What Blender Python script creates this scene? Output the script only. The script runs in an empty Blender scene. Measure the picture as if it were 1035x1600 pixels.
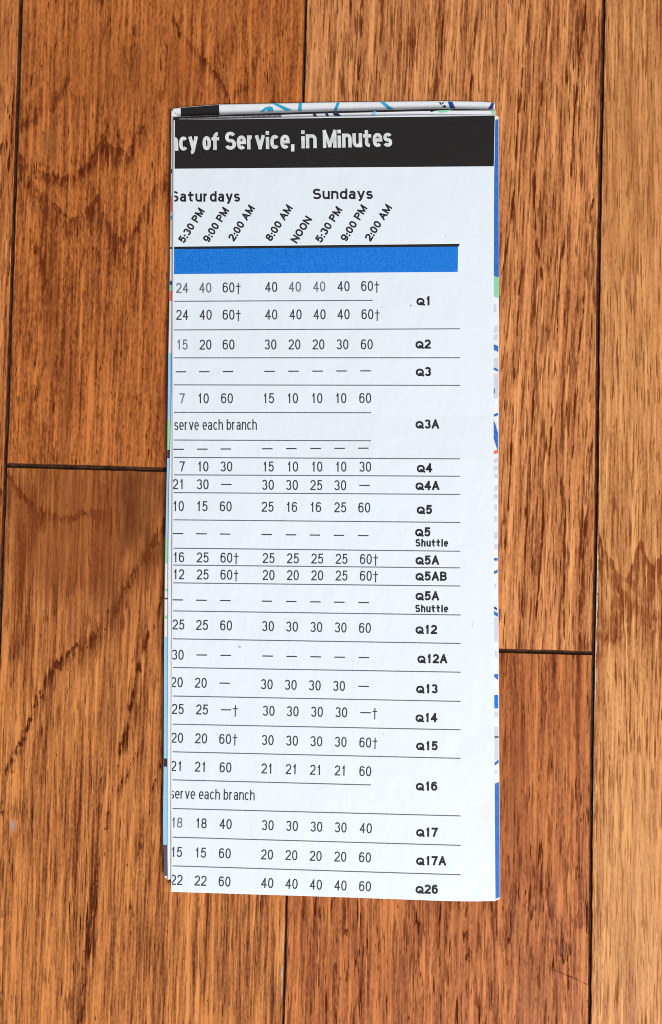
import bpy, bmesh, math, random
from math import sin, cos, pi, radians, sqrt
from mathutils import Vector, noise as mnoise

random.seed(7)
scene = bpy.context.scene
col = scene.collection

# ------------------------------------------------------------------ camera
S = 0.0002                      # metres of floor per photograph pixel (centre)
DIST = 0.45                     # lens to floor centre
TILT = radians(2.6)
W, H = 1035.0, 1600.0
F = DIST / S                    # focal length in photograph pixels
CAM = Vector((0, -DIST * sin(TILT), DIST * cos(TILT)))
FWD = Vector((0, sin(TILT), -cos(TILT)))
UP = Vector((0, cos(TILT), sin(TILT)))

def P(px, py, z=0.0):
    """point of the photograph on the horizontal plane at height z"""
    d = FWD * F + Vector((1, 0, 0)) * (px - W / 2) + UP * (H / 2 - py)
    t = (z - CAM.z) / d.z
    return CAM + d * t

cd = bpy.data.cameras.new('camera')
cam = bpy.data.objects.new('camera', cd)
col.objects.link(cam)
cam.location = CAM
cam.rotation_euler = (TILT, 0, 0)
cd.sensor_fit = 'VERTICAL'
cd.sensor_height = 24.0
cd.angle_y = 2 * math.atan(H / 2 / F)
cd.clip_start = 0.01
cd.clip_end = 50
scene.camera = cam

# ------------------------------------------------------------------ world and lamps
world = bpy.data.worlds.new('World')
scene.world = world
world.use_nodes = True
bg = world.node_tree.nodes['Background']
bg.inputs[0].default_value = (0.93, 0.97, 1.0, 1)
bg.inputs[1].default_value = 0.33

def area_lamp(name, loc, target, size, size_y, power, colour):
    l = bpy.data.lights.new(name, 'AREA')
    l.shape = 'RECTANGLE'
    l.size, l.size_y = size, size_y
    l.energy = power
    l.color = colour
    o = bpy.data.objects.new(name, l)
    col.objects.link(o)
    o.location = loc
    d = Vector(target) - Vector(loc)
    o.rotation_euler = d.to_track_quat('-Z', 'Y').to_euler()
    return o

area_lamp('window_light', (0.58, -0.74, 1.18), (0, 0, 0), 0.5, 0.45, 21.0, (1.0, 0.985, 0.97))

scene.view_settings.view_transform = 'Standard'
scene.view_settings.look = 'None'
scene.view_settings.exposure = 0
scene.view_settings.gamma = 1
scene.view_settings.use_curve_mapping = False
scene.render.engine = 'CYCLES'
scene.cycles.pixel_filter_type = 'BLACKMAN_HARRIS'
scene.cycles.filter_width = 0.95

# ------------------------------------------------------------------ materials
def lin(r, g, b):
    f = lambda c: c / 12.92 if c <= 0.04045 else ((c + 0.055) / 1.055) ** 2.4
    return (f(r / 255), f(g / 255), f(b / 255), 1)

class NT:
    def __init__(self, name):
        self.m = bpy.data.materials.new(name)
        self.m.use_nodes = True
        self.t = self.m.node_tree
        self.bsdf = self.t.nodes['Principled BSDF']
    def put(self, sock, v):
        if isinstance(v, bpy.types.NodeSocket):
            self.t.links.new(v, sock)
        else:
            sock.default_value = v
    def math(self, op, a, b=None, c=None, clamp=False):
        n = self.t.nodes.new('ShaderNodeMath')
        n.operation = op
        n.use_clamp = clamp
        for i, v in enumerate((a, b, c)):
            if v is not None:
                self.put(n.inputs[i], v)
        return n.outputs[0]
    def mul(self, a, b): return self.math('MULTIPLY', a, b)
    def add(self, a, b): return self.math('ADD', a, b)
    def sub(self, a, b): return self.math('SUBTRACT', a, b)
    def smooth(self, v, lo, hi, a=0.0, b=1.0):
        n = self.t.nodes.new('ShaderNodeMapRange')
        n.interpolation_type = 'SMOOTHSTEP'
        self.put(n.inputs['Value'], v)
        for k, x in (('From Min', lo), ('From Max', hi), ('To Min', a), ('To Max', b)):
            self.put(n.inputs[k], x)
        return n.outputs['Result']
    def vec(self, x, y, z=0.0):
        n = self.t.nodes.new('ShaderNodeCombineXYZ')
        for i, v in enumerate((x, y, z)):
            self.put(n.inputs[i], v)
        return n.outputs[0]
    def noise(self, vec, detail=2.0, rough=0.5, scale=1.0):
        n = self.t.nodes.new('ShaderNodeTexNoise')
        n.noise_dimensions = '3D'
        self.put(n.inputs['Vector'], vec)
        n.inputs['Scale'].default_value = scale
        n.inputs['Detail'].default_value = detail
        n.inputs['Roughness'].default_value = rough
        return n.outputs[0]
    def mix(self, f, a, b):
        n = self.t.nodes.new('ShaderNodeMix')
        n.data_type = 'RGBA'
        n.clamp_factor = True
        self.put(n.inputs[0], f)
        self.put(n.inputs[6], a)
        self.put(n.inputs[7], b)
        return n.outputs[2]
    def uv_px(self, slope):
        """board-aligned coordinates in photograph pixels on the floor plane"""
        tc = self.t.nodes.new('ShaderNodeTexCoord')
        s = self.t.nodes.new('ShaderNodeSeparateXYZ')
        self.t.links.new(tc.outputs['Object'], s.inputs[0])
        V = self.sub(800.0, self.mul(s.outputs[1], 1 / S))
        U0 = self.add(self.mul(s.outputs[0], 1 / S), 517.5)
        U = self.sub(U0, self.mul(self.sub(V, 800.0), slope))
        self.U0 = U0
        return U, V
    def fcurve(self, v, pts, din, dout):
        """smooth curve through (in, out) pairs"""
        n = self.t.nodes.new('ShaderNodeFloatCurve')
        c = n.mapping.curves[0]
        n.mapping.use_clip = False
        pts = sorted(pts)
        for i, (a, b) in enumerate(pts):
            if i < 2:
                c.points[i].location = (a / din, b / dout)
            else:
                c.points.new(a / din, b / dout)
        n.mapping.update()
        self.put(n.inputs['Value'], self.mul(v, 1 / din))
        return self.mul(n.outputs[0], dout)
    def bump(self, h, strength, dist):
        n = self.t.nodes.new('ShaderNodeBump')
        n.inputs['Strength'].default_value = strength
        n.inputs['Distance'].default_value = dist
        self.put(n.inputs['Height'], h)
        self.t.links.new(n.outputs[0], self.bsdf.inputs['Normal'])

def oak(name, seed, slope, light, dark, pore, u0, w, k, span, v0, spacing,
        bw=0.4, mw=0.14, fw=0.2, thr=0.55, pb=0.5, jag=16.0, lean=0.0,
        plen=46.0, pwid=4.2, warp=30.0, gw=0.15, pmix=0.95, fthr=0.26, fmix=0.6, accent=None, figure=(), dotlen=14):
    """oiled oak: growth bands from a cut through tilted rings, dark pore dashes, fibre"""
    N = NT(name)
    pale = (min(1, light[0] * 1.16), light[1] * 1.26, light[2] * 1.36, 1)
    U, V = N.uv_px(slope)
    sd = seed * 17.31
    Us = N.add(U, N.mul(N.sub(V, 800.0), lean))
    def n2(sx, sy, off, det=2.0, r=0.5, u=U):
        return N.noise(N.vec(N.mul(u, 1 / sx), N.mul(V, 1 / sy), sd + off), det, r)
    lowwarp = N.mul(N.sub(n2(90, 260, 1.0), 0.5), warp * 2)
    jagn = N.mul(N.sub(n2(6.0, 48, 2.0), 0.5), jag * 2)
    # growth ring field
    du = N.sub(Us, u0)
    rad = N.math('SQRT', N.add(N.mul(du, du), w * w))
    g = N.mul(N.math('TANH', N.mul(N.sub(V, v0), 1.0 / span)), k * span)
    field = N.add(N.add(N.sub(rad, g), lowwarp), jagn)
    fr = N.math('FRACT', N.mul(field, 1.0 / spacing))
    band = N.mul(N.math('POWER', N.sub(1.0, fr), 2.2), N.smooth(fr, 0.0, 0.06))
    ringamp = N.smooth(n2(160, 420, 9.0), 0.34, 0.62, 0.35, 1.0)
    band = N.mul(band, ringamp)
    def zn(*k, **kw):                                    # noise centred on 0, about -1..1
        return N.mul(N.sub(n2(*k, **kw), 0.5), 4.2)
    mid = zn(13, 420, 3.0, 3.0, 0.6, Us)
    big = zn(120, 340, 4.0, 2.0)
    fib1 = zn(3.6, 95, 5.0, 3.0, 0.6, Us)
    fib2 = zn(6.6, 240, 5.5, 3.0, 0.6, Us)
    grain = zn(2.8, 7.5, 6.0, 1.0)
    fibre = N.add(N.mul(fib1, 0.7), N.mul(fib2, 0.95))
    tone = N.mul(band, bw)
    tone = N.add(tone, N.mul(mid, mw))
    tone = N.add(tone, N.mul(big, 0.13))
    tone = N.add(tone, N.mul(fibre, fw * 1.4))
    tone = N.add(tone, N.mul(grain, gw))
    tone = N.add(tone, 0.40 - bw * 0.18)
    extra = None
    if figure:                                           # single growth lines seen in this board
        fj = N.sub(n2(4.6, 26, 13.0, 2.0), 0.5)
        fbreak = N.smooth(n2(14, 30, 14.0, 2.0), 0.36, 0.56, 0.25, 1.0)
        for (axis, pts, up, down, amt, pamt, jg) in figure:
            a, b, da, db = (N.U0, V, 1035.0, 1600.0) if axis == 'u' else (V, N.U0, 1600.0, 1035.0)
            dv = N.add(N.sub(b, N.fcurve(a, pts, da, db)), N.mul(fj, jg * 2))
            lo, hi = min(p[0] for p in pts), max(p[0] for p in pts)
            mk = N.mul(N.smooth(dv, -up, 0.0), N.smooth(dv, down, 0.0))
            ew = 10 if axis == 'u' else 25
            mk = N.mul(mk, N.mul(N.smooth(a, lo - ew, lo + 2), N.smooth(a, hi + ew, hi - 2)))
            mk = N.mul(mk, fbreak)
            tone = N.add(tone, N.mul(mk, amt * (0.75 if amt > 0 else 1.0)))
            m2 = N.mul(mk, pamt)
            extra = m2 if extra is None else N.math('MAXIMUM', extra, m2)
    c = N.mix(N.math('MAXIMUM', tone, 0.0), light, dark)
    hl = N.mul(N.smooth(N.add(N.mul(fib2, -0.7), N.mul(fib1, -0.5)), 0.12, 0.9), 0.72)   # pale fibre between the dark streaks
    c = N.mix(hl, c, pale)
    # vessel dashes: coarse ones cluster on the bands, fine ones everywhere
    p = zn(pwid, plen, 7.0, 3.0, 0.55, Us)
    p2 = zn(pwid * 0.8, plen * 0.75, 8.0, 2.0, 0.5, Us)
    clump = zn(26, 170, 10.0, 2.0, 0.5, Us)
    drive = N.add(N.add(N.mul(band, pb), N.mul(mid, 0.16)), N.mul(clump, 0.16))
    if extra is not None:
        drive = N.add(drive, N.mul(extra, 0.45))
    pm = N.smooth(N.add(p, drive), thr, thr + 0.42)
    pm2 = N.mul(N.smooth(N.add(p2, N.mul(drive, 0.8)), fthr, fthr + 0.5), fmix)
    pm = N.math('MAXIMUM', pm, pm2)
    if extra is not None:                                # open pores strung along a growth line
        dots = zn(4.6, dotlen, 15.0, 2.0, 0.5)
        pm = N.math('MAXIMUM', pm, N.mul(N.smooth(N.add(dots, N.mul(extra, 1.1)), 0.72, 1.2), 0.9))
    c = N.mix(N.mul(pm, pmix), c, pore)
    if accent:
        for (ax, ay, rx, ry, amt, acol) in accent:   # stain patches that belong to the wood
            ex = N.mul(N.sub(U, ax), 1 / rx)
            ey = N.mul(N.sub(V, ay), 1 / ry)
            r = N.math('SQRT', N.add(N.mul(ex, ex), N.mul(ey, ey)))
            r = N.add(r, N.mul(N.sub(n2(30, 70, 12.0), 0.5), 1.2))
            c = N.mix(N.mul(N.smooth(r, 1.1, 0.1), amt), c, acol)
    N.put(N.bsdf.inputs['Base Color'], c)
    N.put(N.bsdf.inputs['Roughness'], N.add(0.42, N.mul(pm, 0.2)))
    N.put(N.bsdf.inputs['Specular IOR Level'], N.sub(0.15, N.mul(pm, 0.14)))
    hgt = N.add(N.mul(pm, -1.0), N.mul(fibre, 0.25))
    N.bump(hgt, 0.35, 0.00012)
    return N.m

def plain(name, rgb, rough=0.6, spec=0.3, vary=0.0, sc=1500.0, rgb2=None):
    N = NT(name)
    if vary or rgb2:
        tc = N.t.nodes.new('ShaderNodeTexCoord')
        f = N.noise(tc.outputs['Object'], 3.0, 0.6, sc)
        c = N.mix(N.smooth(f, 0.3, 0.7), rgb, rgb2 or tuple(x * (1 + vary) for x in rgb[:3]) + (1,))
        N.put(N.bsdf.inputs['Base Color'], c)
    else:
        N.bsdf.inputs['Base Color'].default_value = rgb
    N.bsdf.inputs['Roughness'].default_value = rough
    N.bsdf.inputs['Specular IOR Level'].default_value = spec
    return N.m

def paper_mat(name, rgb, marks=()):
    """coated map stock with faint mottling, show-through and a few handling marks"""
    N = NT(name)
    U, V = N.uv_px(0.0)
    a = N.noise(N.vec(N.mul(U, 1 / 60), N.mul(V, 1 / 60), 3.3), 3.0, 0.6)
    b = N.noise(N.vec(N.mul(U, 1 / 3.0), N.mul(V, 1 / 3.0), 8.1), 2.0, 0.6)
    v = N.add(N.mul(N.sub(a, 0.5), 0.16), N.mul(N.sub(b, 0.5), 0.07))
    c = N.mix(N.add(0.35, N.mul(v, 3.0)), rgb, tuple(x * y for x, y in zip(rgb[:3], (0.93, 0.935, 0.95))) + (1,))
    for (ax, ay, rx, ry, amt, mc, soft) in marks:
        ex = N.math('ABSOLUTE', N.mul(N.sub(U, ax), 1 / rx))
        ey = N.math('ABSOLUTE', N.mul(N.sub(V, ay), 1 / ry))
        r = N.math('SQRT', N.add(N.mul(ex, ex), N.mul(ey, ey))) if soft else N.math('MAXIMUM', ex, ey)
        if soft:
            r = N.add(r, N.mul(N.sub(N.noise(N.vec(N.mul(U, 1 / 9), N.mul(V, 1 / 9), 1.0), 3.0), 0.5), 0.9))
        c = N.mix(N.mul(N.smooth(r, 1.0, 0.1 if soft else 0.80), amt), c, mc)
    N.put(N.bsdf.inputs['Base Color'], c)
    N.bsdf.inputs['Roughness'].default_value = 0.55
    N.bsdf.inputs['Specular IOR Level'].default_value = 0.25
    cr = N.noise(N.vec(N.mul(U, 1 / 38), N.mul(V, 1 / 75), 5.0), 4.0, 0.55)
    N.bump(N.add(cr, N.mul(b, 0.03)), 0.8, 0.0006)
    return N.m

# ------------------------------------------------------------------ mesh helpers
def link(name, me, mats, parent=None):
    o = bpy.data.objects.new(name, me)
    for m in mats:
        me.materials.append(m)
    col.objects.link(o)
    if parent:
        o.parent = parent
    return o

def lerp(a, b, t): return a + (b - a) * t

def curve_at(pts, y):
    """x of a polyline given as (x, y) pairs with growing y"""
    if y <= pts[0][1]:
        (x0, y0), (x1, y1) = pts[0], pts[1]
    elif y >= pts[-1][1]:
        (x0, y0), (x1, y1) = pts[-2], pts[-1]
    else:
        for (x0, y0), (x1, y1) in zip(pts, pts[1:]):
            if y0 <= y <= y1:
                break
    return lerp(x0, x1, (y - y0) / (y1 - y0))

# ------------------------------------------------------------------ the floor
SEAM_A = [(34, 0), (8, 780), (-20, 1600)]
SEAM_B = [(478.5, 0), (474, 160), (448, 1410), (443, 1600)]
SEAM_C = [(944, 0), (940, 200), (936, 400), (932.5, 780), (927.5, 1015), (925, 1200), (921.5, 1600)]
def shifted(s, d): return [(x + d, y) for x, y in s]
SEAM_L1, SEAM_L2 = shifted(SEAM_A, -470), shifted(SEAM_A, -935)
SEAM_R1, SEAM_R2 = shifted(SEAM_C, 466), shifted(SEAM_C, 934)
TOP, BOT = -2300, 3900

mats = {}
mats['A'] = oak('oak_board_amber', 1, -0.030, lin(224, 142, 80), lin(138, 66, 26), lin(84, 30, 6),
                -140, 30, -0.2, 900, 500, 60, bw=0.3, mw=0.2, fw=0.40, thr=0.5, pb=0.5)
mats['B1'] = oak('oak_board_flame', 2, -0.030, lin(210, 124, 62), lin(112, 50, 17), lin(88, 33, 7),
                 110, 42, -0.55, 260, 200, 66, bw=0.25, mw=0.10, fw=0.36, jag=22, thr=0.62, pb=0.4,
                 plen=34, gw=0.24, fthr=0.34, fmix=0.6,
                 accent=[(150, 100, 150, 110, 0.28, lin(140, 74, 28)), (262, 85, 45, 55, 0.4, lin(176, 92, 38)), (66, 490, 16, 150, 0.6, lin(120, 58, 22)),
                         (98, 610, 13, 150, 0.6, lin(116, 54, 20)), (257, 600, 20, 210, 0.6, lin(112, 50, 18)), (55, 215, 26, 24, 0.5, lin(150, 96, 52))],
                 figure=[('u', [(26, 236), (60, 262), (88, 271), (116, 265), (140, 238), (158, 205), (170, 160)], 7, 34, 0.7, 0.35, 10),
                         ('u', [(26, 250), (58, 292), (85, 318), (108, 337), (130, 322), (152, 300)], 3, 60, 0.7, 0.35, 12),
                         ('v', [(310, 30), (350, 42), (400, 58), (450, 72)], 12, 10, 0.6, 0.4, 6),
                         ('u', [(158, 212), (178, 226), (196, 229), (211, 200), (222, 192)], 3, 45, 0.7, 0.35, 12),
                         ('u', [(150, 305), (166, 336), (182, 366), (202, 360), (217, 330), (240, 285), (264, 262)], 3, 75, 0.65, 0.4, 14),
                         ('u', [(28, 190), (60, 170), (85, 142), (104, 110)], 26, 18, 0.7, 0.3, 12),
                         ('u', [(28, 150), (50, 128), (72, 104), (90, 60)], 5, 18, -0.25, 0.1, 10),
                         ('u', [(270, 22), (300, 66), (326, 95), (348, 125), (360, 160)], 7, 20, 0.65, 0.35, 12)])
mats['B2'] = oak('oak_board_russet', 3, -0.028, lin(220, 140, 76), lin(108, 48, 17), lin(70, 25, 5),
                 330, 40, 0.75, 230, 960, 120, bw=0.12, mw=0.20, fw=0.44, jag=9, thr=0.60, pb=0.3,
                 plen=66, gw=0.16, dotlen=13,
                 accent=[(130, 810, 300, 260, 0.66, lin(128, 62, 25)), (215, 800, 50, 110, 0.6, lin(96, 50, 24)), (172, 930, 34, 60, 0.35, lin(110, 62, 32)),
                         (190, 1090, 26, 90, 0.25, lin(120, 76, 44)), (38, 1286, 5, 12, 0.6, lin(176, 168, 182))],
                 figure=[('u', [(8, 735), (30, 766), (60, 796), (82, 806), (106, 808), (132, 800), (165, 802)], 9, 18, 0.5, 0.95, 10),
                         ('u', [(15, 1195), (45, 1130), (65, 1080), (90, 1036), (120, 1010), (160, 975), (185, 935), (210, 890), (240, 845), (262, 805)], 10, 44, 0.42, 0.95, 16),
                         ('v', [(900, 262), (965, 246), (1010, 226), (1060, 215), (1110, 205), (1190, 188)], 7, 7, 0.6, 1.0, 6),
                         ('u', [(132, 730), (150, 744), (172, 757), (208, 773)], 2.2, 3, -0.55, -1.0, 2),
                         ('v', [(1140, 260), (1200, 250), (1280, 228), (1360, 215), (1460, 208)], 7, 7, 0.35, 0.7, 8),
                         ('v', [(1180, 215), (1300, 165), (1420, 150), (1500, 138), (1600, 130)], 7, 8, 0.4, 0.7, 8),
                         ('v', [(1180, 20), (1300, 8), (1400, 4), (1600, 2)], 12, 14, 0.35, 0.4, 8)])
mats['C1'] = oak('oak_board_straight', 4, -0.018, lin(231, 155, 95), lin(136, 68, 30), lin(88, 31, 6),
                 380, 20, 0.0, 900, 500, 44, bw=0.16, mw=0.10, fw=0.34, jag=5, thr=0.56, pb=0.45,
                 lean=0.03, plen=66, pwid=4.0, warp=16, dotlen=40, gw=0.17, fthr=0.20, fmix=0.75,
                 figure=[('v', pts, 3.5, 3.5, 0.45, 1.1, 2.5) for pts in (
                     [(0, 921), (100, 912), (170, 903), (260, 897)], [(290, 934), (350, 924), (480, 914), (560, 905), (700, 896)], [(380, 884), (420, 878), (520, 872), (640, 865), (720, 858)],
                     [(420, 818), (480, 812), (620, 804), (760, 796), (850, 790)], [(0, 860), (80, 855), (200, 845), (300, 838), (420, 848)], [(40, 828), (200, 812), (330, 802), (420, 788)],
                     [(700, 925), (800, 917), (900, 910), (1000, 905)], [(780, 850), (850, 846), (950, 838)], [(560, 840), (640, 834), (740, 826), (800, 822)], [(0, 565), (60, 563), (160, 558)],
                     [(0, 748), (150, 738), (160, 737)], [(800, 884), (860, 882), (980, 880)])])
mats['C2'] = oak('oak_board_red', 5, -0.018, lin(210, 127, 69), lin(114, 50, 19), lin(76, 26, 5),
                 830, 26, 0.0, 420, 1420, 60, bw=0.16, mw=0.16, fw=0.38, jag=12, thr=0.52, pb=0.4, plen=56, gw=0.17, dotlen=24,
                 accent=[(805, 1220, 40, 220, 0.45, lin(122, 54, 20)), (840, 1360, 70, 60, 0.35, lin(122, 54, 20)), (895, 1110, 40, 70, 0.25, lin(178, 98, 56))],
                 figure=[('u', [(772, 1455), (790, 1470), (804, 1395), (814, 1380), (826, 1432), (840, 1392), (858, 1440), (872, 1485), (884, 1490), (898, 1440), (922, 1450)], 85, 4, 0.5, 0.55, 20),
                         ('u', [(868, 1509), (890, 1518), (912, 1528)], 2, 2, 0.9, 0.5, 1),
                         ('v', [(1400, 640), (1440, 652), (1500, 655), (1600, 660)], 7, 7, 0.4, 0.7, 6),
                         ('v', [(1400, 715), (1470, 728), (1540, 740), (1600, 752)], 8, 8, 0.4, 0.7, 6),
                         ('v', [(1410, 535), (1480, 530), (1540, 528), (1600, 525)], 9, 9, 0.4, 0.6, 6)])
mats['D'] = oak('oak_board_honey', 6, -0.0135, lin(228, 160, 98), lin(146, 79, 37), lin(116, 54, 20),
                1010, 60, 0.0, 170, 940, 90, bw=0.15, mw=0.08, fw=0.36, jag=26, thr=0.62, pb=0.3, plen=72, pwid=3.6, dotlen=26,
                warp=20, gw=0.17, fthr=0.16, fmix=0.8,
                accent=[(1000, 1400, 120, 260, 0.35, lin(222, 160, 98)), (1000, 250, 120, 330, 0.30, lin(196, 126, 74))],
                figure=[('u', [(932, 800), (944, 858), (955, 872), (964, 896), (976, 904), (987, 885), (1002, 846), (1012, 876), (1022, 884), (1032, 868), (1060, 900), (1100, 850)], 3, 90, 1.15, 0.5, 10),
                        ('u', [(930, 985), (960, 985), (985, 966), (1010, 962), (1036, 990), (1100, 960)], 70, 55, 0.7, 0.45, 18)])
mats['X'] = oak('oak_board_plain', 7, -0.02, lin(208, 134, 74), lin(136, 70, 30), lin(84, 32, 7),
                1700, 40, 0.3, 500, 400, 70, bw=0.4, mw=0.16, fw=0.36, thr=0.5, pb=0.5)
M_gap = plain('dark_joint', lin(44, 29, 22), 0.9, 0.1, sc=350, rgb2=lin(84, 58, 42))
M_bevel = plain('stained_board_edge', lin(92, 50, 26), 0.45, 0.4, vary=0.7, sc=260)
M_pale_edge = plain('pale_board_edge', lin(214, 190, 172), 0.6, 0.3, vary=-0.3, sc=900)  # pale colour of the thin strips beside some seams
slots = ['A', 'B1', 'B2', 'C1', 'C2', 'D', 'X']
floor_mats = [mats[s] for s in slots] + [M_gap, M_bevel, M_pale_edge]
I_GAP, I_BEV, I_PALE = 7, 8, 9

bm = bmesh.new()
def jit(i, sd, a): return (mnoise.noise(Vector((i * 0.37, sd * 5.7, 1.3))) * a + mnoise.noise(Vector((i * 1.7, sd * 3.1, 4.3))) * a * 0.5)

def board(sl, sr, y0, y1, slot, sd, yslope=0.0, gap=2.0, gap_r=None):
    """one board between two seams; yslope tilts its ends"""
    gap_r = gap if gap_r is None else gap_r
    n = max(4, int((y1 - y0) / 9))
    out = []
    for i in range(n + 1):                               # down the left edge
        y = lerp(y0 + 1.3, y1 - 1.3, i / n)
        x = curve_at(sl, y) + gap + jit(y / 9, sd, 0.9)
        out.append((x, y))
    xl, xr = curve_at(sl, y1), curve_at(sr, y1)
    m = 40
    for i in range(1, m):
        x = lerp(xl + gap, xr - gap_r, i / m)
        out.append((x, y1 - 1.3 + jit(i * 1.3, sd + 9, 0.5)))
    for i in range(n + 1):                               # up the right edge
        y = lerp(y1 - 1.3, y0 + 1.3, i / n)
        out.append((curve_at(sr, y) - gap_r + jit(y / 9, sd + 3, 0.9), y))
    xl, xr = curve_at(sl, y0), curve_at(sr, y0)
    for i in range(1, m):
        x = lerp(xr - gap_r, xl + gap, i / m)
        out.append((x, y0 + 1.3 + jit(i * 1.3, sd + 6, 0.5)))
    cx = sum(p[0] for p in out) / len(out)
    xm = curve_at(sl, 0.5 * (y0 + y1))
    tilt = lambda x, y: (x, y + yslope * (x - xm))
    outer = [tilt(*p) for p in out]
    k = len(outer)
    inner = []
    bev = 1.2
    for i in range(k):
        a, b = Vector(outer[i - 1]), Vector(outer[(i + 1) % k])
        t = (b - a).normalized()
        nrm = Vector((t.y, -t.x))                        # points into the board
        p = Vector(outer[i]) + nrm * bev
        inner.append(p)
    top = [bm.verts.new(P(p[0], p[1], 0.0)) for p in inner]
    rim = [bm.verts.new(P(p[0], p[1], -0.0003)) for p in outer]
    low = [bm.verts.new(P(p[0], p[1], -0.006)) for p in outer]
    f = bm.faces.new(top); f.material_index = slots.index(slot)
    for i in range(k):
        j = (i + 1) % k
        f = bm.faces.new((top[i], rim[i], rim[j], top[j])); f.material_index = I_BEV
        f = bm.faces.new((rim[i], low[i], low[j], rim[j])); f.material_index = I_GAP

board(SEAM_L1, SEAM_A, TOP, BOT, 'A', 1, gap_r=2.2)
board(SEAM_A, SEAM_B, TOP, 727, 'B1', 2, 0.028, gap=1.6, gap_r=1.5)
board(SEAM_A, SEAM_B, 727, BOT, 'B2', 3, 0.028, gap=1.3, gap_r=1.1)
board(SEAM_B, SEAM_C, TOP, 1008.5, 'C1', 4, 0.026, gap=1.4, gap_r=2.2)
board(SEAM_B, SEAM_C, 1008.5, BOT, 'C2', 5, 0.026, gap=1.1, gap_r=2.0)
board(SEAM_C, SEAM_R1, TOP, BOT, 'D', 6, gap=1.8)
board(SEAM_L2, SEAM_L1, TOP, 1250, 'X', 7)
board(SEAM_L2, SEAM_L1, 1250, BOT, 'B2', 8)
board(SEAM_R1, SEAM_R2, TOP, 480, 'X', 9)
board(SEAM_R1, SEAM_R2, 480, BOT, 'A', 10)

# sub-floor under the joints
q = [bm.verts.new(P(x, y, -0.0009)) for x, y in ((-950, TOP), (-950, BOT), (1900, BOT), (1900, TOP))]
bm.faces.new(q).material_index = I_GAP

def pale_edge(seam, side, y0, y1, wid, sd):
    """thin pale strip of uneven width laid along a board edge"""
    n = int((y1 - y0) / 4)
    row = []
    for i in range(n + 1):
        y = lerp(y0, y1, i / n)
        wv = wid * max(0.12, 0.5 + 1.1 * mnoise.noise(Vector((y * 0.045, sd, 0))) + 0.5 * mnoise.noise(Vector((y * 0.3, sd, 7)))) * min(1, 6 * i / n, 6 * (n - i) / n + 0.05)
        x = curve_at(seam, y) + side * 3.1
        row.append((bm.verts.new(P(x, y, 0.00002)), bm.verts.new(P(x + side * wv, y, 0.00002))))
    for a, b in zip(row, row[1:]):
        f = bm.faces.new((a[0], b[0], b[1], a[1])); f.material_index = I_PALE
pale_edge(SEAM_C, 1, 815, 1130, 3.2, 1.0)
pale_edge(SEAM_C, 1, 1165, 1290, 1.2, 2.0)
pale_edge(SEAM_B, -1, 1440, 1570, 2.2, 3.0)
bmesh.ops.recalc_face_normals(bm, faces=bm.faces[:])
me = bpy.data.meshes.new('floor')
bm.to_mesh(me); bm.free()
floor = link('floor', me, floor_mats)
floor['kind'] = 'structure'
floor['label'] = 'glossy brown oak floorboards with dark joints under the folded map'

# ------------------------------------------------------------------ the folded map
PAPER = lin(237, 244, 251)
M_paper = paper_mat('white_map_paper', PAPER, marks=(
    (600, 686, 190, 38, 0.13, lin(214, 220, 222), False),
    (757, 1262, 26, 46, 0.45, lin(232, 226, 214), True),
    (640, 455, 40, 26, 0.16, lin(216, 221, 233), True),
    (376.5, 1009, 3.0, 3.0, 0.9, lin(150, 152, 154), True),
    (642, 478.5, 2.4, 2.4, 0.9, lin(130, 132, 136), True),
    (598, 1143, 2.0, 2.0, 0.6, lin(150, 150, 150), True),
    (560, 752, 1.6, 3.0, 0.5, lin(160, 160, 160), True),
    (735.5, 974, 1.6, 8.0, 0.5, lin(196, 198, 202), True),
    (696, 369, 1.8, 1.8, 0.5, lin(170, 170, 172), True)))
M_leaf = paper_mat('white_leaf_paper', lin(240, 242, 246))
M_black = plain('black_print', lin(38, 34, 33), 0.5, 0.28, sc=2500, rgb2=lin(28, 25, 24))
M_ink = plain('grey_black_ink', lin(52, 54, 60), 0.6, 0.2, sc=1200, rgb2=lin(78, 80, 86))
M_bold = plain('black_bold_ink', lin(30, 30, 33), 0.6, 0.2, sc=1400, rgb2=lin(52, 52, 56))
M_rule = plain('grey_rule_ink', lin(96, 100, 106), 0.6, 0.2, sc=900, rgb2=lin(120, 124, 130))
M_faded = plain('faded_ink', lin(118, 120, 126), 0.6, 0.2)
M_title = plain('white_title_letters', lin(236, 240, 238), 0.55, 0.25, sc=400, rgb2=lin(208, 212, 210))
M_band = plain('blue_band_print', lin(16, 108, 208), 0.55, 0.2, sc=1800, rgb2=lin(36, 134, 228))
M_blue = plain('blue_map_print', lin(44, 104, 190), 0.55, 0.25, sc=900, rgb2=lin(58, 122, 208))
M_sky = plain('pale_blue_map_print', lin(140, 204, 246), 0.55, 0.25, sc=900, rgb2=lin(152, 212, 248))
M_green = plain('pale_green_map_print', lin(142, 216, 176), 0.55, 0.25)
M_cyan = plain('cyan_map_line', lin(48, 168, 208), 0.55, 0.25)
M_navy = plain('navy_map_print', lin(42, 46, 74), 0.55, 0.25)
M_deep = plain('dark_blue_map_line', lin(36, 66, 146), 0.55, 0.25)
M_red = plain('red_map_print', lin(238, 112, 92), 0.55, 0.25)
M_lilac = plain('pale_lilac_street_print', lin(212, 212, 224), 0.55, 0.25)
M_grey = plain('grey_scuffed_print', lin(150, 144, 148), 0.55, 0.25, sc=1500, rgb2=lin(100, 96, 100))

root = bpy.data.objects.new('folded_map', None)
col.objects.link(root)
root.empty_display_size = 0.02
root['label'] = 'folded paper bus timetable with black header and blue bar, lying on the oak floor'
root['category'] = 'map'

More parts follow.
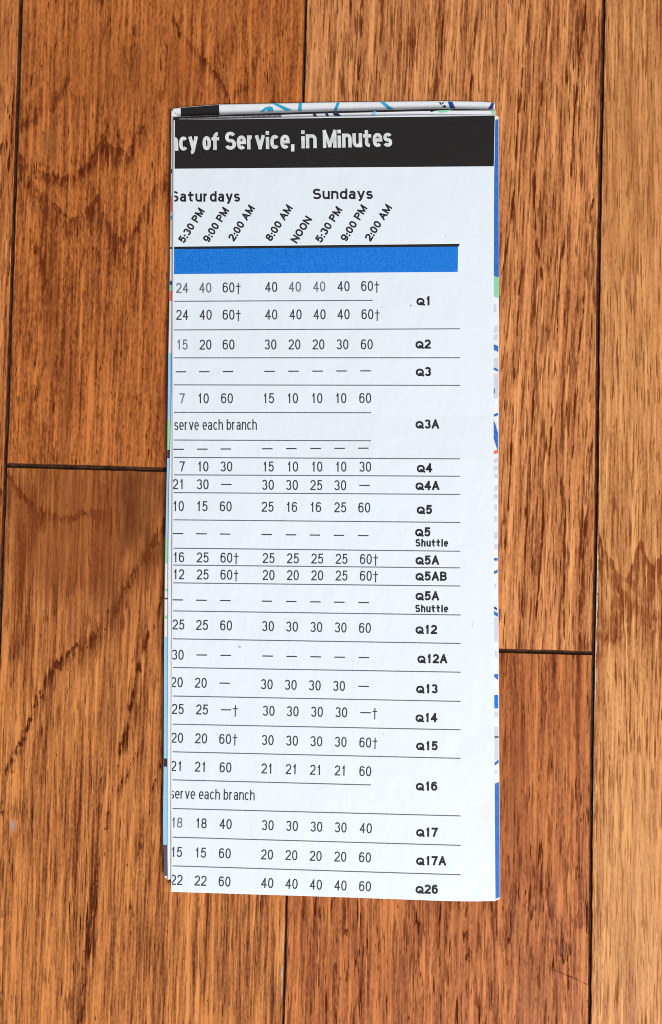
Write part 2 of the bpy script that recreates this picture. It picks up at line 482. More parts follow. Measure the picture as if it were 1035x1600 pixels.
MM = 0.0017
class Leaf:
    """a folded sheet: rounded slab between a left and a right edge, top and bottom edge lines"""
    def __init__(self, left, right, top, bottom, z0, z1, wave=0.0, roll=1.3, lift=None):
        self.left, self.right, self.top, self.bottom = left, right, top, bottom
        self.z0, self.z1, self.wave, self.roll, self.lift = z0 * MM, z1 * MM, wave * MM, roll, lift
    def ytop(self, x): return curve_at([(y, x_) for x_, y in self.top], x)
    def ybot(self, x): return curve_at([(y, x_) for x_, y in self.bottom], x)
    def z(self, px, py):
        z = self.z1 + self.wave * (mnoise.noise(Vector((px / 260.0, py / 330.0, 2.0))) + 0.35 * mnoise.noise(Vector((px / 90.0, py / 120.0, 6.0))))
        if self.lift:
            z += self.lift(px, py) * MM
        return z
    def build(self, name, mat, parent, ncol=44, nrow=120):
        bm = bmesh.new()
        x0, x1 = self.left[0][0], self.right[0][0]
        us = [0.0, 0.0015, 0.0035, 0.007] + [lerp(0.012, 0.988, i / ncol) for i in range(ncol + 1)] + [0.993, 0.9965, 0.9985, 1.0]
        vs = [0.0, 0.0006, 0.0014, 0.003] + [lerp(0.006, 0.994, i / nrow) for i in range(nrow + 1)] + [0.997, 0.9986, 0.9994, 1.0]
        top, bot = [], []
        rr = self.roll
        for v in vs:
            rt, rb = [], []
            for u in us:
                # iterate once for the slanting edges
                xa = lerp(curve_at(self.left, 200), curve_at(self.right, 200), u)
                y = lerp(self.ytop(xa), self.ybot(xa), v)
                x = lerp(curve_at(self.left, y), curve_at(self.right, y), u)
                y = lerp(self.ytop(x), self.ybot(x), v)
                ex = min(u, 1 - u) * (curve_at(self.right, y) - curve_at(self.left, y))
                ey = min(v, 1 - v) * 1230.0
                e = min(ex, ey)
                zt = self.z(x, y)
                th = zt - self.z0
                d = 0.0
                if e < rr:
                    d = th * 0.45 * (1 - sqrt(max(0, 1 - (1 - e / rr) ** 2)))
                rt.append(bm.verts.new(P(x, y, zt - d)))
                rb.append(bm.verts.new(P(x, y, self.z0 + d)))
            top.append(rt); bot.append(rb)
        R, C = len(vs), len(us)
        for i in range(R - 1):
            for j in range(C - 1):
                bm.faces.new((top[i][j], top[i + 1][j], top[i + 1][j + 1], top[i][j + 1]))
                bm.faces.new((bot[i][j], bot[i][j + 1], bot[i + 1][j + 1], bot[i + 1][j]))
        for i in range(R - 1):
            bm.faces.new((top[i][0], bot[i][0], bot[i + 1][0], top[i + 1][0]))
            bm.faces.new((top[i][-1], top[i + 1][-1], bot[i + 1][-1], bot[i][-1]))
        for j in range(C - 1):
            bm.faces.new((top[0][j], top[0][j + 1], bot[0][j + 1], bot[0][j]))
            bm.faces.new((top[-1][j], bot[-1][j], bot[-1][j + 1], top[-1][j + 1]))
        bmesh.ops.recalc_face_normals(bm, faces=bm.faces[:])
        for f in bm.faces:
            f.smooth = True
        me = bpy.data.meshes.new(name)
        bm.to_mesh(me); bm.free()
        return link(name, me, [mat], parent)

INK = 0.016 * MM
_order = [0]
def ink_mesh(name, polys, mat, leaf, parent, lift=INK, clip_left=None):
    """printed shapes: polygons in photograph pixels laid on a leaf, each print a hair above the last"""
    _order[0] += 1
    lift += (_order[0] % 60) * 0.0004 * MM
    bm = bmesh.new()
    for pl in polys:
        vs = [bm.verts.new((p[0], p[1], (i and 0.0) or 0.0)) for i, p in enumerate(pl)]
        try:
            bm.faces.new(vs)
        except ValueError:
            pass
    if clip_left is not None:
        bmesh.ops.bisect_plane(bm, geom=bm.verts[:] + bm.edges[:] + bm.faces[:], plane_co=(clip_left, 0, 0),
                               plane_no=(-1, 0, 0), clear_outer=True)
    if not bm.faces:
        bm.free(); return None
    for v in bm.verts:
        x, y = v.co.x, v.co.y
        v.co = P(x, y, leaf.z(x, y) + lift)
    bmesh.ops.recalc_face_normals(bm, faces=bm.faces[:])
    for f in bm.faces:
        if f.normal.z < 0:
            f.normal_flip()
    me = bpy.data.meshes.new(name)
    bm.to_mesh(me); bm.free()
    return link(name, me, [mat], parent)

def strip(pts_top, pts_bot, n):
    """band between two polylines of equal ends, cut into n quads"""
    r = []
    for i in range(n):
        a, b = i / n, (i + 1) / n
        f = lambda t, pp: (lerp(pp[0][0], pp[1][0], t), lerp(pp[0][1], pp[1][1], t))
        r.append([f(a, pts_top), f(a, pts_bot), f(b, pts_bot), f(b, pts_top)])
    return r

def block(x0, y0, x1, y1, x2, y2, x3, y3, nx=24, ny=4):
    """bilinear quad TL, TR, BR, BL cut into cells"""
    out = []
    f = lambda u, v: (lerp(lerp(x0, x1, u), lerp(x3, x2, u), v), lerp(lerp(y0, y1, u), lerp(y3, y2, u), v))
    for i in range(nx):
        for j in range(ny):
            u0, u1, v0, v1 = i / nx, (i + 1) / nx, j / ny, (j + 1) / ny
            out.append([f(u0, v0), f(u0, v1), f(u1, v1), f(u1, v0)])
    return out

# --- stroke lettering (centre lines in a unit box, cap height 1) ---
def arc(cx, cy, rx, ry, a0, a1, n=14, e=2.25):
    r = []
    for i in range(n + 1):
        a = radians(lerp(a0, a1, i / n))
        c, s = cos(a), sin(a)
        r.append((cx + rx * math.copysign(abs(c) ** (2 / e), c), cy + ry * math.copysign(abs(s) ** (2 / e), s)))
    return r
X = 0.73
def ell(cx, cy, rx, ry): return arc(cx, cy, rx, ry, 90, 450, 26) [:-1] + ['closed']
arch = arc(.5, X - .27, .5, .27, 180, 0)
G = {
 '0': (1.0, [ell(.5, .5, .5, .5)]),
 '1': (0.86, [[(.62, 0), (.62, 1)], [(.12, .74), (.38, .79), (.62, 1.0)]]),
 '2': (1.0, [arc(.5, .71, .5, .29, 172, -28) + [(0.02, .06)], [(0, 0), (1, 0)]]),
 '3': (1.0, [arc(.48, .755, .46, .245, 165, -82), arc(.5, .265, .5, .265, 82, -165)]),
 '4': (1.05, [[(.72, 0), (.72, 1)], [(.72, .98), (.02, .31)], [(0, .28), (1, .28)]]),
 '5': (1.0, [[(.92, 1), (.17, 1)], [(.2, 1), (.1, .5)], arc(.48, .33, .52, .33, 140, -162)]),
 '6': (1.0, [ell(.5, .32, .5, .32), arc(.53, .62, .53, .38, 35, 180) + [(0, .33)]]),
 '7': (1.0, [[(0, 1), (1, 1)], [(.97, .96), (.62, .52), (.36, 0)]]),
 '8': (1.0, [ell(.5, .755, .44, .245), ell(.5, .265, .5, .265)]),
 '9': (1.0, [ell(.5, .68, .5, .32), arc(.47, .38, .53, .38, -145, 0) + [(1, .67)]]),
 ':': (.3, [[(.5, .0), (.5, .02)], [(.5, .52), (.5, .54)]]),
 ',': (.3, [[(.55, .06), (.35, -.2)]]),
 '\u2020': (1.0, [[(.5, -.14), (.5, 1)], [(0, .68), (1, .68)]]),
 'A': (1.2, [[(0, 0), (.5, 1)], [(.5, 1), (1, 0)], [(.2, .32), (.8, .32)]]),
 'B': (1.08, [[(0, 0), (0, 1)], [(0, 1), (.5, 1)] + arc(.55, .76, .38, .24, 80, -80) + [(0, .52)], [(0, .52), (.5, .52)] + arc(.55, .26, .45, .26, 80, -80) + [(0, 0)]]),
 'M': (1.35, [[(0, 0), (0, 1)], [(0, 1), (.5, .05)], [(.5, .05), (1, 1)], [(1, 1), (1, 0)]]),
 'N': (1.1, [[(0, 0), (0, 1)], [(0, 1), (1, 0)], [(1, 0), (1, 1)]]),
 'O': (1.12, [ell(.5, .5, .5, .5)]),
 'P': (1.05, [[(0, 0), (0, 1)], [(0, 1), (.5, 1)] + arc(.5, .74, .5, .26, 88, -88) + [(0, .48)]]),
 'Q': (1.3, [ell(.5, .5, .5, .5), [(.58, .30), (1.06, -.04)]]),
 'S': (1.1, [arc(.5, .75, .46, .25, 22, 262) + arc(.5, .255, .5, .255, 82, -160)]),
 'a': (.95, [[(.9, .0), (.9, .5)], arc(.46, X - .2, .44, .2, 160, 0), ell(.43, .21, .43, .21)]),
 'b': (.98, [[(0, 0), (0, 1)], ell(.5, X / 2, .5, X / 2)]),
 'c': (.92, [arc(.5, X / 2, .5, X / 2, 42, 318, 20)]),
 'd': (.98, [[(1, 0), (1, 1)], ell(.5, X / 2, .5, X / 2)]),
 'e': (.96, [[(.04, X / 2), (.98, X / 2)], arc(.5, X / 2, .5, X / 2, 0, 312, 20)]),
 'f': (1.0, [[(0, .66), (.8, .66)], [(.3, 0), (.3, .76)] + arc(.95, .76, .65, .24, 180, 92)]),
 'h': (.95, [[(0, 0), (0, 1)], arch + [(1, 0)]]),
 'i': (.3, [[(.5, 0), (.5, .60)], [(.5, .985), (.5, 1.0)]]),
 'l': (.3, [[(.5, 0), (.5, 1)]]),
 'n': (.95, [[(0, 0), (0, X)], arch + [(1, 0)]]),
 'o': (.98, [ell(.5, X / 2, .5, X / 2)]),
 'r': (.74, [[(0, 0), (0, X)], arc(.75, X - .3, .75, .3, 180, 88)]),
 's': (.88, [arc(.5, X * .75, .46, X * .25, 22, 262) + arc(.5, X * .255, .5, X * .255, 82, -160)]),
 't': (.88, [[(0, .66), (.9, .66)], [(.35, .94), (.35, .18)] + arc(.95, .18, .6, .18, 180, 268)]),
 'u': (.95, [[(1, 0), (1, X)], [(0, X)] + arc(.5, .27, .5, .27, 180, 360)]),
 'v': (.95, [[(0, X), (.5, 0)], [(.5, 0), (1, X)]]),
 'y': (.95, [[(0, X), (.5, .0)], [(1, X), (.46, -.14), (.3, -.24), (.06, -.25)]]),
}

def ribbon(path, hw):
    """quads of a stroke with mitred joints"""
    closed = path[-1] == 'closed'
    pts = [Vector(p) for p in path if p != 'closed']
    n = len(pts)
    L, Rr = [], []
    for i in range(n):
        if closed:
            a, b = pts[i - 1], pts[(i + 1) % n]
            t1, t2 = (pts[i] - a), (b - pts[i])
        else:
            t1 = pts[i] - pts[max(i - 1, 0)] if i else pts[1] - pts[0]
            t2 = pts[min(i + 1, n - 1)] - pts[i] if i < n - 1 else t1
        t1 = t1.normalized() if t1.length > 1e-9 else t2.normalized()
        t2 = t2.normalized() if t2.length > 1e-9 else t1
        t = (t1 + t2)
        t = t.normalized() if t.length > 1e-6 else t1
        nn = Vector((-t.y, t.x))
        k = hw / max(0.55, nn.dot(Vector((-t1.y, t1.x))))
        L.append(pts[i] + nn * k); Rr.append(pts[i] - nn * k)
    q = []
    for i in range(n if closed else n - 1):
        j = (i + 1) % n
        q.append([tuple(L[i]), tuple(Rr[i]), tuple(Rr[j]), tuple(L[j])])
    return q

def text_width(s, cap, dw, track):
    w = 0
    for ch in s:
        w += dw * 0.42 if ch == ' ' else (dw * G[ch][0] + track)
    return w - track

def letters(s, x, y, cap, dw, stroke, track, ang=0.0, shear=0.0, small=''):
    """quads for a line of text; (x, y) is the baseline start in photograph pixels"""
    out, cx = [], 0.0
    ca, sa = cos(ang), sin(ang)
    for ch in s:
        if ch == ' ':
            cx += dw * 0.42 + track; continue
        gw, paths = G[ch]
        sc = 0.82 if ch in small else 1.0
        gwid = dw * gw
        if gw <= .3:
            gwid = stroke * 1.15
        hs = stroke / 2
        for p in paths:
            q = []
            for pt in p:
                if pt == 'closed':
                    q.append(pt); continue
                gx = cx + hs + pt[0] * (gwid - 2 * hs)
                gy = hs + pt[1] * (cap * sc - 2 * hs)
                q.append((gx + shear * gy, gy))
            if q[-1] != 'closed':                        # square ends on straight strokes
                for e0, e1 in ((0, 1), (-1, -2)):
                    v = Vector(q[e0]) - Vector(q[e1])
                    if v.length > 0.22 * cap or len(q) == 2:
                        q[e0] = tuple(Vector(q[e0]) + v.normalized() * hs)
            for quad in ribbon(q, hs):
                out.append([(x + a * ca + b * -sa, y - (a * sa + b * ca)) for a, b in quad])
        cx += gwid + track
    return out

# --- leaves of the stack, bottom to top ---
back = Leaf([(270, 150), (268.5, 700), (267, 1400)], [(773.5, 150), (773.5, 700), (776, 1402)],
            [(268, 170), (284, 167.5), (343, 163), (520, 159.5), (690, 157.5), (760, 158.5), (774, 160.5)], [(266, 1376), (776, 1398)], 0.02, 0.50)
left_leaf = Leaf([(267.8, 171), (267, 300), (266, 385), (264.2, 500), (263, 560), (261.5, 705), (259.5, 800), (257.6, 900), (256.6, 1000), (256, 1190), (254.8, 1290), (255.2, 1320), (256.5, 1345), (256.5, 1372)],
                 [(760, 171), (765, 1380)], [(260, 172.8), (272, 172.6), (276, 184), (345, 182), (520, 177), (765, 173)], [(255, 1368), (262, 1374), (267, 1378), (765, 1396)], 0.97, 1.35)
right_leaf = Leaf([(274, 180), (271, 1390)], [(779.5, 180), (780.2, 420), (778.8, 900), (779.5, 1000), (781.2, 1300), (781.5, 1407)],
                  [(270, 184), (774, 179.5), (776, 180), (780, 182.5)], [(268, 1388), (700, 1405), (770, 1407.5), (778, 1406.5), (782, 1404)], 0.52, 0.95)
mid_leaf = Leaf([(269.5, 176), (268.8, 560), (266, 690), (264, 760), (262.3, 900), (261.6, 1150), (261.6, 1330), (262.0, 1374)], [(774.6, 170), (770, 400), (770, 1390)],
                [(268, 183), (345, 179.5), (520, 173.5), (690, 169.5), (774, 171)], [(261, 1374), (770, 1400)], 1.37, 1.70)
def front_lift(px, py):
    return 0.35 * sin(pi * min(1, max(0, (px - 268) / 505))) * (0.6 + 0.4 * sin(py / 260.0))
front = Leaf([(271.3, 180), (270.4, 300), (270.0, 385), (269.0, 560), (269.2, 700), (268.4, 900), (267.6, 1060), (267.0, 1220), (267.2, 1394)],
             [(774, 180), (772.6, 262), (771.8, 420), (771.6, 700), (772.2, 1000), (773.4, 1250), (774.6, 1407)],
             [(269, 187.5), (400, 184.2), (520, 181.5), (660, 179), (775, 179.8)],
             [(266, 1393.5), (520, 1401.5), (700, 1408), (740, 1408.6), (776, 1407.8)], 1.72, 2.05, wave=0.22, lift=front_lift)

o_back = back.build('back_leaf', M_leaf, root)
o_left = left_leaf.build('map_leaf', M_leaf, root)
o_right = right_leaf.build('map_leaf', M_leaf, root)
o_mid = mid_leaf.build('inner_leaf', M_leaf, root)
o_front = front.build('timetable_panel', M_paper, root)

# back leaf print along the top edge
ink_mesh('black_corner_print', block(282.5, 168.6, 342.6, 163.8, 343.5, 182, 283, 182, 12, 2), M_black, back, o_back)
for pts in ([(425, 161.5), (432, 161.2), (458, 172), (446, 173)], [(416, 167), (424, 167), (412, 174.5), (406, 174.5)],
            [(420, 166), (426, 167), (428, 174), (417, 174)], [(467, 160.8), (472, 160.6), (471.5, 173), (466, 173)], [(526.5, 160.2), (531.5, 160), (526.5, 173), (521.5, 173)],
            [(594, 159.6), (601, 159.5), (616, 171), (607, 171)]):
    ink_mesh('cyan_map_line', [pts], M_cyan, back, o_back)
for pts in ([(700, 158.8), (707, 158.7), (712, 169.5), (703.5, 169.5)], [(768.5, 160.5), (772, 161), (771, 170), (763, 170)]):
    ink_mesh('dark_blue_map_line', [pts], M_deep, back, o_back)
ink_mesh('street_lettering', [[(686, 159.5), (688.2, 159.2), (690.5, 163), (689, 164)], [(689, 162.5), (693, 159.5), (694.5, 160.5), (690, 164)],
                              [(690, 167.5), (695, 163.8), (699, 167.5), (696, 168)]], M_bold, back, o_back)

# inner leaf: black printed border, then scuffed white edge below it
ink_mesh('border_line', strip([(342, 179.4), (520, 173.8)], [(342, 182.4), (520, 177.0)], 10)
         + strip([(520, 173.8), (690, 169.9)], [(520, 177.0), (690, 173.0)], 10) + strip([(690, 169.9), (773.5, 171.2)], [(690, 173.0), (773.5, 172.7)], 6), M_black, mid_leaf, o_mid)
ink_mesh('black_corner_print', strip([(271, 183.2), (342, 179.8)], [(271, 190), (342, 188)], 8), M_black, mid_leaf, o_mid)
ink_mesh('scuffed_edge', strip([(280, 185.0), (345, 182.8)], [(280, 186.8), (345, 185.2)], 8) + strip([(345, 182.8), (440, 179.4)], [(345, 187), (440, 185)], 8), M_grey, mid_leaf, o_mid, lift=INK * 2)
for pts in ([(488, 176), (492, 175.6), (497, 183), (491, 183)], [(507, 175.5), (511, 175.2), (516, 183), (511, 183)], [(519, 175), (527, 174.5), (534, 182), (528, 183), (522, 180)]):
    ink_mesh('navy_map_line', [pts], M_navy, mid_leaf, o_mid)
ink_mesh('green_park_print', [[(683, 172.6), (708, 171.4), (696, 175.5), (687, 176)]], M_green, mid_leaf, o_mid, lift=INK * 2)
ink_mesh('green_park_print', [[(768, 172.2), (773, 172.4), (773.3, 178.5), (769, 178.5)]], M_green, mid_leaf, o_mid, lift=INK * 2)
ink_mesh('street_lettering', [[(671, 172.5), (681, 170.5), (680, 173.5), (674, 175)]], M_bold, mid_leaf, o_mid, lift=INK * 2)
ink_mesh('pale_water_print', [[(583, 174.5), (588, 174.3), (586, 181), (580, 181)]], M_sky, mid_leaf, o_mid, lift=INK * 2)
ink_mesh('dark_corner_tear', [[(262.6, 1372.5), (270, 1373.2), (270, 1380), (267.0, 1379.5)]], M_bold, left_leaf, o_left, lift=INK * 2)

# left leaf print, seen along the fold
def left_patch(name, y0, y1, mat, x_in=9, off=0.4, lift=INK):
    n = max(1, int((y1 - y0) / 14))
    pl = []
    for i in range(n):
        a, b = lerp(y0, y1, i / n), lerp(y0, y1, (i + 1) / n)
        xa, xb = curve_at(left_leaf.left, a) + off, curve_at(left_leaf.left, b) + off
        pl.append([(xa, a), (xb, b), (xb + x_in, b), (xa + x_in, a)])
    ink_mesh(name, pl, mat, left_leaf, o_left, lift=lift)
left_patch('navy_map_line', 264, 271, M_navy, 4)
left_patch('red_map_print', 306, 331, M_red, 5)
left_patch('navy_map_line', 337, 343, M_cyan, 5)
left_patch('navy_map_line', 386, 389, M_navy, 6)
left_patch('navy_map_line', 439, 445, M_deep, 7)
left_patch('green_park_print', 445, 453, M_green, 7)
left_patch('red_map_print', 454, 470, M_red, 7)
left_patch('pale_blue_water_print', 552, 655, M_sky)
left_patch('green_park_print', 655, 703, M_green)
left_patch('navy_map_print', 703, 716, M_navy)
left_patch('pale_blue_water_print', 716, 840, M_sky)
left_patch('green_park_print', 840, 880, M_green)
left_patch('green_map_line', 920, 924, M_green)
left_patch('street_line', 934, 936.5, M_ink)
left_patch('green_map_line', 962, 967, M_green)
left_patch('pale_blue_water_print', 995, 1185, M_sky)
left_patch('navy_map_print', 1185, 1198, M_navy)
left_patch('pale_blue_water_print', 1198, 1320, M_sky)
left_patch('navy_map_print', 1320, 1369, plain('slate_map_print', lin(86, 84, 106), 0.55, 0.25))

# right leaf print
def right_patch(name, y0, y1, mat, x_in=10, off=0.4, slant=0.0, lift=INK):
    n = max(1, int((y1 - y0) / 14))
    pl = []
    for i in range(n):
        a, b = lerp(y0, y1, i / n), lerp(y0, y1, (i + 1) / n)
        xa, xb = curve_at(right_leaf.right, a) - off, curve_at(right_leaf.right, b) - off
        pl.append([(xa - x_in, a + slant), (xb - x_in, b + slant), (xb, b), (xa, a)])
    ink_mesh(name, pl, mat, right_leaf, o_right, lift=lift)
right_patch('blue_map_print', 186, 433, M_blue, 10, slant=3)
right_patch('green_park_print', 434, 466, M_green, 8, slant=-3)
for y, h, s, m, xi, off in ((476, 12, 0, M_lilac, 4, 4), (508, 10, 3, M_lilac, 5, 2), (522, 8, 2, M_lilac, 6, 2), (541, 9, -4, M_blue, 9, .9), (560, 17, 0, M_lilac, 8, 1),
                    (577, 4, -4, M_blue, 9, .9), (584, 38, 0, M_lilac, 8, 1), (607, 8, 0, M_blue, 3, 6), (645, 4, 3, M_blue, 9, .9), (662, 8, 0, M_lilac, 4, 3), (676, 30, -22, M_blue, 7, 1),
                    (703, 5, 2, M_red, 9, .9), (716, 6, 2, M_lilac, 7, 1), (728, 6, 2, M_lilac, 7, 1), (742, 6, -2, M_lilac, 6, 1), (758, 8, 2, M_lilac, 5, 1), (772, 8, 0, M_lilac, 6, 1),
                    (788, 10, 0, M_lilac, 4, 2), (806, 9, 1, M_lilac, 5, 2), (832, 10, 0, M_lilac, 7, 1), (850, 8, 0, M_lilac, 7, 1), (872, 4, 0, M_blue, 9, .9), (890, 4.5, 4, M_blue, 9, .9),
                    (912, 7, 0, M_lilac, 4, 3), (950, 4, -4, M_deep, 7, 2), (958, 6, -5, M_blue, 9, .9), (966, 38, -3, M_lilac, 7, 1), (1018, 12, -4, M_lilac, 4, 2),
                    (1053, 4, 1, M_blue, 9, .9), (1057, 6, -4, M_blue, 5, 1), (1086, 21, 0, M_band, 8, 1.2), (1112, 8, 0, M_lilac, 5, 2), (1136, 52, 0, M_lilac, 7, 1), (1150, 3, 0, M_rule, 7, 1),
                    (1187, 5, 6, M_blue, 9, .9), (1203, 6, 0, M_lilac, 4, 3)):
    right_patch('map_line', y, y + h, m, xi, off, s)
right_patch('blue_map_print', 1222, 1402, M_blue, 8, slant=3)

# --- print on the timetable panel ---
CL = lambda y: curve_at(front.left, y) + 2.4
ink_mesh('header_band', block(CL(187) , 187.6, 773.4, 180.8, 771.9, 259.8, CL(263), 263.6, 40, 8), M_black, front, o_front)
title = []
base = lambda x: lerp(235.5, 229.2, (x - 275) / 335)
def title_word(s, x0, x1):
    cap, st = 28, 5.3
    dw = 15.0
    w = text_width(s, cap, dw, 1.4)
    for _ in range(30):
        q = letters(s, 0, 0, cap, dw, st, 1.3)
        w = max(p[0] for pl in q for p in pl) - min(p[0] for pl in q for p in pl)
        dw *= 1 + 0.8 * ((x1 - x0) / w - 1)
    q = letters(s, x0, base(x0), cap, dw, st, 1.3, ang=0.0185)
    title.extend(q)
title_word('ncy', 265, 310)
title_word('of', 317, 343)
title_word('Service,', 352, 460)
title_word('in', 471, 495)
title_word('Minutes', 505, 614)
ink_mesh('header_title', title, M_title, front, o_front, lift=INK * 2.5, clip_left=CL(230) - 0.4)

def fit(s, x0, x1, y, cap, stroke, track, ang=0.0, small='', shear=0.0):
    dw = cap * 0.6
    for _ in range(30):
        q = letters(s, 0, 0, cap, dw, stroke, track, 0, shear, small)
        w = max(p[0] for pl in q for p in pl) - min(p[0] for pl in q for p in pl)
        dw *= 1 + 0.8 * ((x1 - x0) / w - 1)
    return letters(s, x0, y, cap, dw, stroke, track, ang, shear, small)

ink_mesh('day_heading', fit('Saturdays', 267.5, 375, 315.2, 16.5, 3.1, 2.2), M_bold, front, o_front, clip_left=CL(310))
ink_mesh('day_heading', fit('Sundays', 489, 582.5, 311.3, 16.5, 3.1, 2.2, 0.004), M_bold, front, o_front)
for s, x, y, x1, y1 in (('5:30 PM', 288, 381, 321, 330), ('9:00 PM', 326.5, 380, 359, 329), ('2:00 AM', 366, 378, 399.5, 325), ('8:00 AM', 424, 378, 458.5, 325),
                        ('NOON', 464, 381, 489, 342), ('5:30 PM', 502, 380.5, 536, 328), ('9:00 PM', 541.5, 378.5, 575, 325), ('2:00 AM', 579.5, 378, 614, 324)):
    L = math.hypot(x1 - x, y - y1)
    ink_mesh('time_heading', fit(s, 0 + x, x + L, y, 12.2, 2.6, 1.2, math.atan2(y - y1, x1 - x)), M_bold, front, o_front)

ink_mesh('band_rule', strip([(CL(387), 385.6), (718.5, 381.2)], [(CL(387), 389.2), (717.5, 385.2)], 40), M_black, front, o_front, lift=INK * 2.5)
ink_mesh('blue_band', block(CL(387), 388.2, 716, 384.4, 715.4, 424.8, CL(428), 428.2, 40, 4), M_band, front, o_front)

rules = ((470.8, 469.4, 583), (515.6, 513.8, 719), (559.2, 559.0, 719), (601.4, 602.2, 719), (644.3, 645.0, 580), (687.6, 688.8, 580), (714.8, 717.0, 719.5), (742, 744.2, 719.5),
         (769.8, 772.6, 719.5), (812.3, 816.4, 719.5), (856.6, 861.4, 719.5), (883, 887.4, 719.5), (910.8, 915.8, 720), (954.6, 961, 720), (998.2, 1005.5, 720), (1043, 1050.4, 720),
         (1087.6, 1096, 720), (1131.6, 1140.4, 720), (1174.8, 1185, 720), (1218.6, 1226.6, 580), (1263.4, 1275, 720), (1308.2, 1321, 720), (1353, 1367, 720))
for yl, yr, xr in rules:
    x0 = CL(yl) + 0.5
    ink_mesh('rule_line', strip([(x0, yl - 0.75), (xr, yr - 0.75)], [(x0, yl + 0.75), (xr, yr + 0.75)], 30), M_rule, front, o_front)

D = '\u2020'
rows = (
 (450, 447, '24 40 60' + D + ' 40 40 40 40 60' + D, (285, 321, 357.5, 424, 461, 499, 537, 574)),
 (492, 491, '24 40 60' + D + ' 40 40 40 40 60' + D, (285, 321.5, 357.5, 424, 462, 499.5, 537, 574.5)),
 (538.5, 538, '15 20 60 30 20 20 30 60', (285.5, 321.5, 357.5, 423, 460.5, 498, 535.5, 573.5)),
 (581, 579.5, '- - - - - - - -', (283, 319.5, 356.5, 421.5, 459, 496.5, 534, 571.5)),
 (622.5, 622, '7 10 60 15 10 10 10 60', (285, 318.5, 355, 420.5, 458, 496, 533.5, 571)),
 (702, 700.3, '- - - - - - - -', (279.5, 316.5, 353, 418, 455.5, 493.5, 531, 568)),
 (728.8, 729.2, '7 10 30 15 10 10 10 30', (285, 318, 354, 420, 458, 496, 533.5, 571)),
 (756.5, 758.5, '21 30 - 30 30 25 30 -', (279.5, 317, 354, 419, 456.5, 494.5, 532, 570)),
 (790.6, 793, '10 15 60 25 16 16 25 60', (279.5, 316.5, 353, 418.5, 456.5, 494, 532, 569.5)),
 (833.8, 837, '- - - - - - - -', (278.5, 315, 352, 417, 455, 492.5, 530, 568)),
 (870.6, 873.5, '16 25 60' + D + ' 25 25 25 25 60' + D, (280, 317, 354, 420, 458, 496, 534, 572)),
 (897.3, 899.6, '12 25 60' + D + ' 20 20 20 25 60' + D, (280, 317, 354, 420, 458, 496, 534, 572)),
 (937.5, 941.6, '- - - - - - - -', (278, 315, 352.5, 417.5, 455.5, 493, 530.5, 568.5)),
 (975.8, 981, '25 25 60 30 30 30 30 60', (279, 316, 353.5, 419, 456.5, 494.5, 532.5, 570.5)),
 (1023, 1027.6, '30 - - - - - - -', (278, 315.5, 353, 418.5, 456, 493.5, 531, 569)),
 (1066, 1072.6, '20 20 - 30 30 30 30 -', (276.5, 314, 351.5, 417, 454.5, 492, 530, 568.5)),
 (1107.8, 1113.6, '25 25 -' + D + ' 30 30 30 30 -' + D, (278, 316, 353.5, 420, 457.5, 495.5, 533.5, 571.5)),
 (1152.8, 1160, '20 20 60' + D + ' 30 30 30 30 60' + D, (277, 314.5, 352, 418.5, 456.5, 494.5, 532.5, 571)),
 (1197, 1204.8, '21 21 60 21 21 21 21 60', (276.5, 314, 352.5, 418, 456, 494, 532.5, 571)),
 (1285.2, 1293.8, '18 18 40 30 30 30 30 40', (277, 315, 352.5, 418.5, 456.5, 494.5, 532.5, 571.5)),
 (1331.2, 1339.4, '15 15 60 20 20 20 20 60', (276.5, 314, 351.5, 417.5, 455.5, 493.5, 532, 570.5)),
 (1374.8, 1384.6, '22 22 60 40 40 40 40 60', (276, 313.5, 351, 417.5, 455.5, 493.5, 532, 570.5)),
)
CAP, DW, ST, TR = 15.8, 8.4, 1.95, 1.8
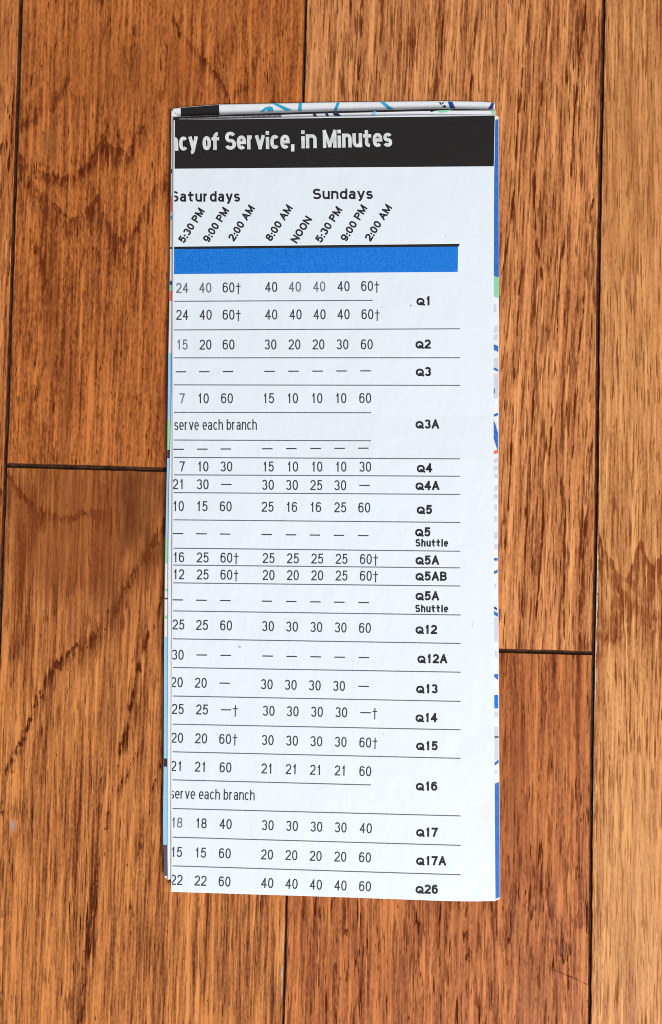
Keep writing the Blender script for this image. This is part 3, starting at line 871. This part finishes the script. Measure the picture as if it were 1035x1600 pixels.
for yl, yr, txt, xs in rows:
    sl = (yr - yl) / 287.0
    quads = []
    for s, x in zip(txt.split(), xs):
        y = yl + sl * (x - 285)
        tail = s.endswith(D)
        body = s[:-1] if tail else s
        if body == '-':
            q = strip([(x - 8.2, y - 0.9 - sl * 8), (x + 8.2, y - 0.9 + sl * 8)], [(x - 8.2, y + 0.9 - sl * 8), (x + 8.2, y + 0.9 + sl * 8)], 2)
            x_end = x + 8.5
        else:
            w = DW * len(body) + TR * (len(body) - 1)
            q = letters(body, x - w / 2, y + CAP / 2, CAP, DW, ST, TR, -math.atan(sl))
            x_end = x + w / 2
        if tail:
            q = q + letters(D, x_end + 2.3, y + CAP / 2 + 0.6, CAP, 7.2, 1.7, 1, -math.atan(sl))
        if (x < 290 and yl in (1285.2, 538.5, 622.5)) or (yl == 450 and x in (285, 321, 461, 499)):
            ink_mesh('faded_number', q, M_faded, front, o_front, clip_left=CL(yl) - 0.6)
        else:
            quads += q
    ink_mesh('timetable_row', quads, M_ink, front, o_front, clip_left=CL(yl) - 0.6)
ink_mesh('timetable_note', fit('serve each branch', 272.6, 401.5, 672.0, 16.5, 1.8, 1.3, 0.003), M_ink, front, o_front, clip_left=CL(670) - 0.6)
ink_mesh('timetable_note', fit('serve each branch', 265.6, 398, 1247.8, 16.5, 1.8, 1.3, -0.022), M_ink, front, o_front, clip_left=CL(1245) - 0.4)

labels = (('Q1', 651, 470), ('Q2', 649.5, 537.5), ('Q3', 650, 580.5), ('Q3A', 649.5, 662.5), ('Q4', 651.5, 731), ('Q4A', 649.5, 758.5), ('Q5', 651.5, 796), ('Q5', 649, 831),
          ('Q5A', 649.5, 875), ('Q5AB', 649.5, 900), ('Q5A', 649.5, 930.8), ('Q12', 649.5, 983.3), ('Q12A', 652.5, 1029), ('Q13', 650.5, 1076), ('Q14', 649.5, 1121), ('Q15', 650.5, 1165),
          ('Q16', 650, 1228), ('Q17', 650.5, 1300), ('Q17A', 650.5, 1344.5), ('Q26', 649.5, 1389))
WID = {'Q': 11.0, '1': 7.4, '2': 9.4}
for s, x, y in labels:
    a = -0.004 - max(0, (y - 700)) * 0.00002
    ink_mesh('route_label', letters(s, x, y + 7.2, 14.4, 9.7, 3.1, 1.5, a, 0.0, 'Q'), M_bold, front, o_front)
ink_mesh('shuttle_label', fit('Shuttle', 649.5, 700.5, 854, 11.8, 2.4, 1.3, -0.006), M_bold, front, o_front)
ink_mesh('shuttle_label', fit('Shuttle', 649, 700.5, 956.6, 11.8, 2.4, 1.3, -0.008), M_bold, front, o_front)
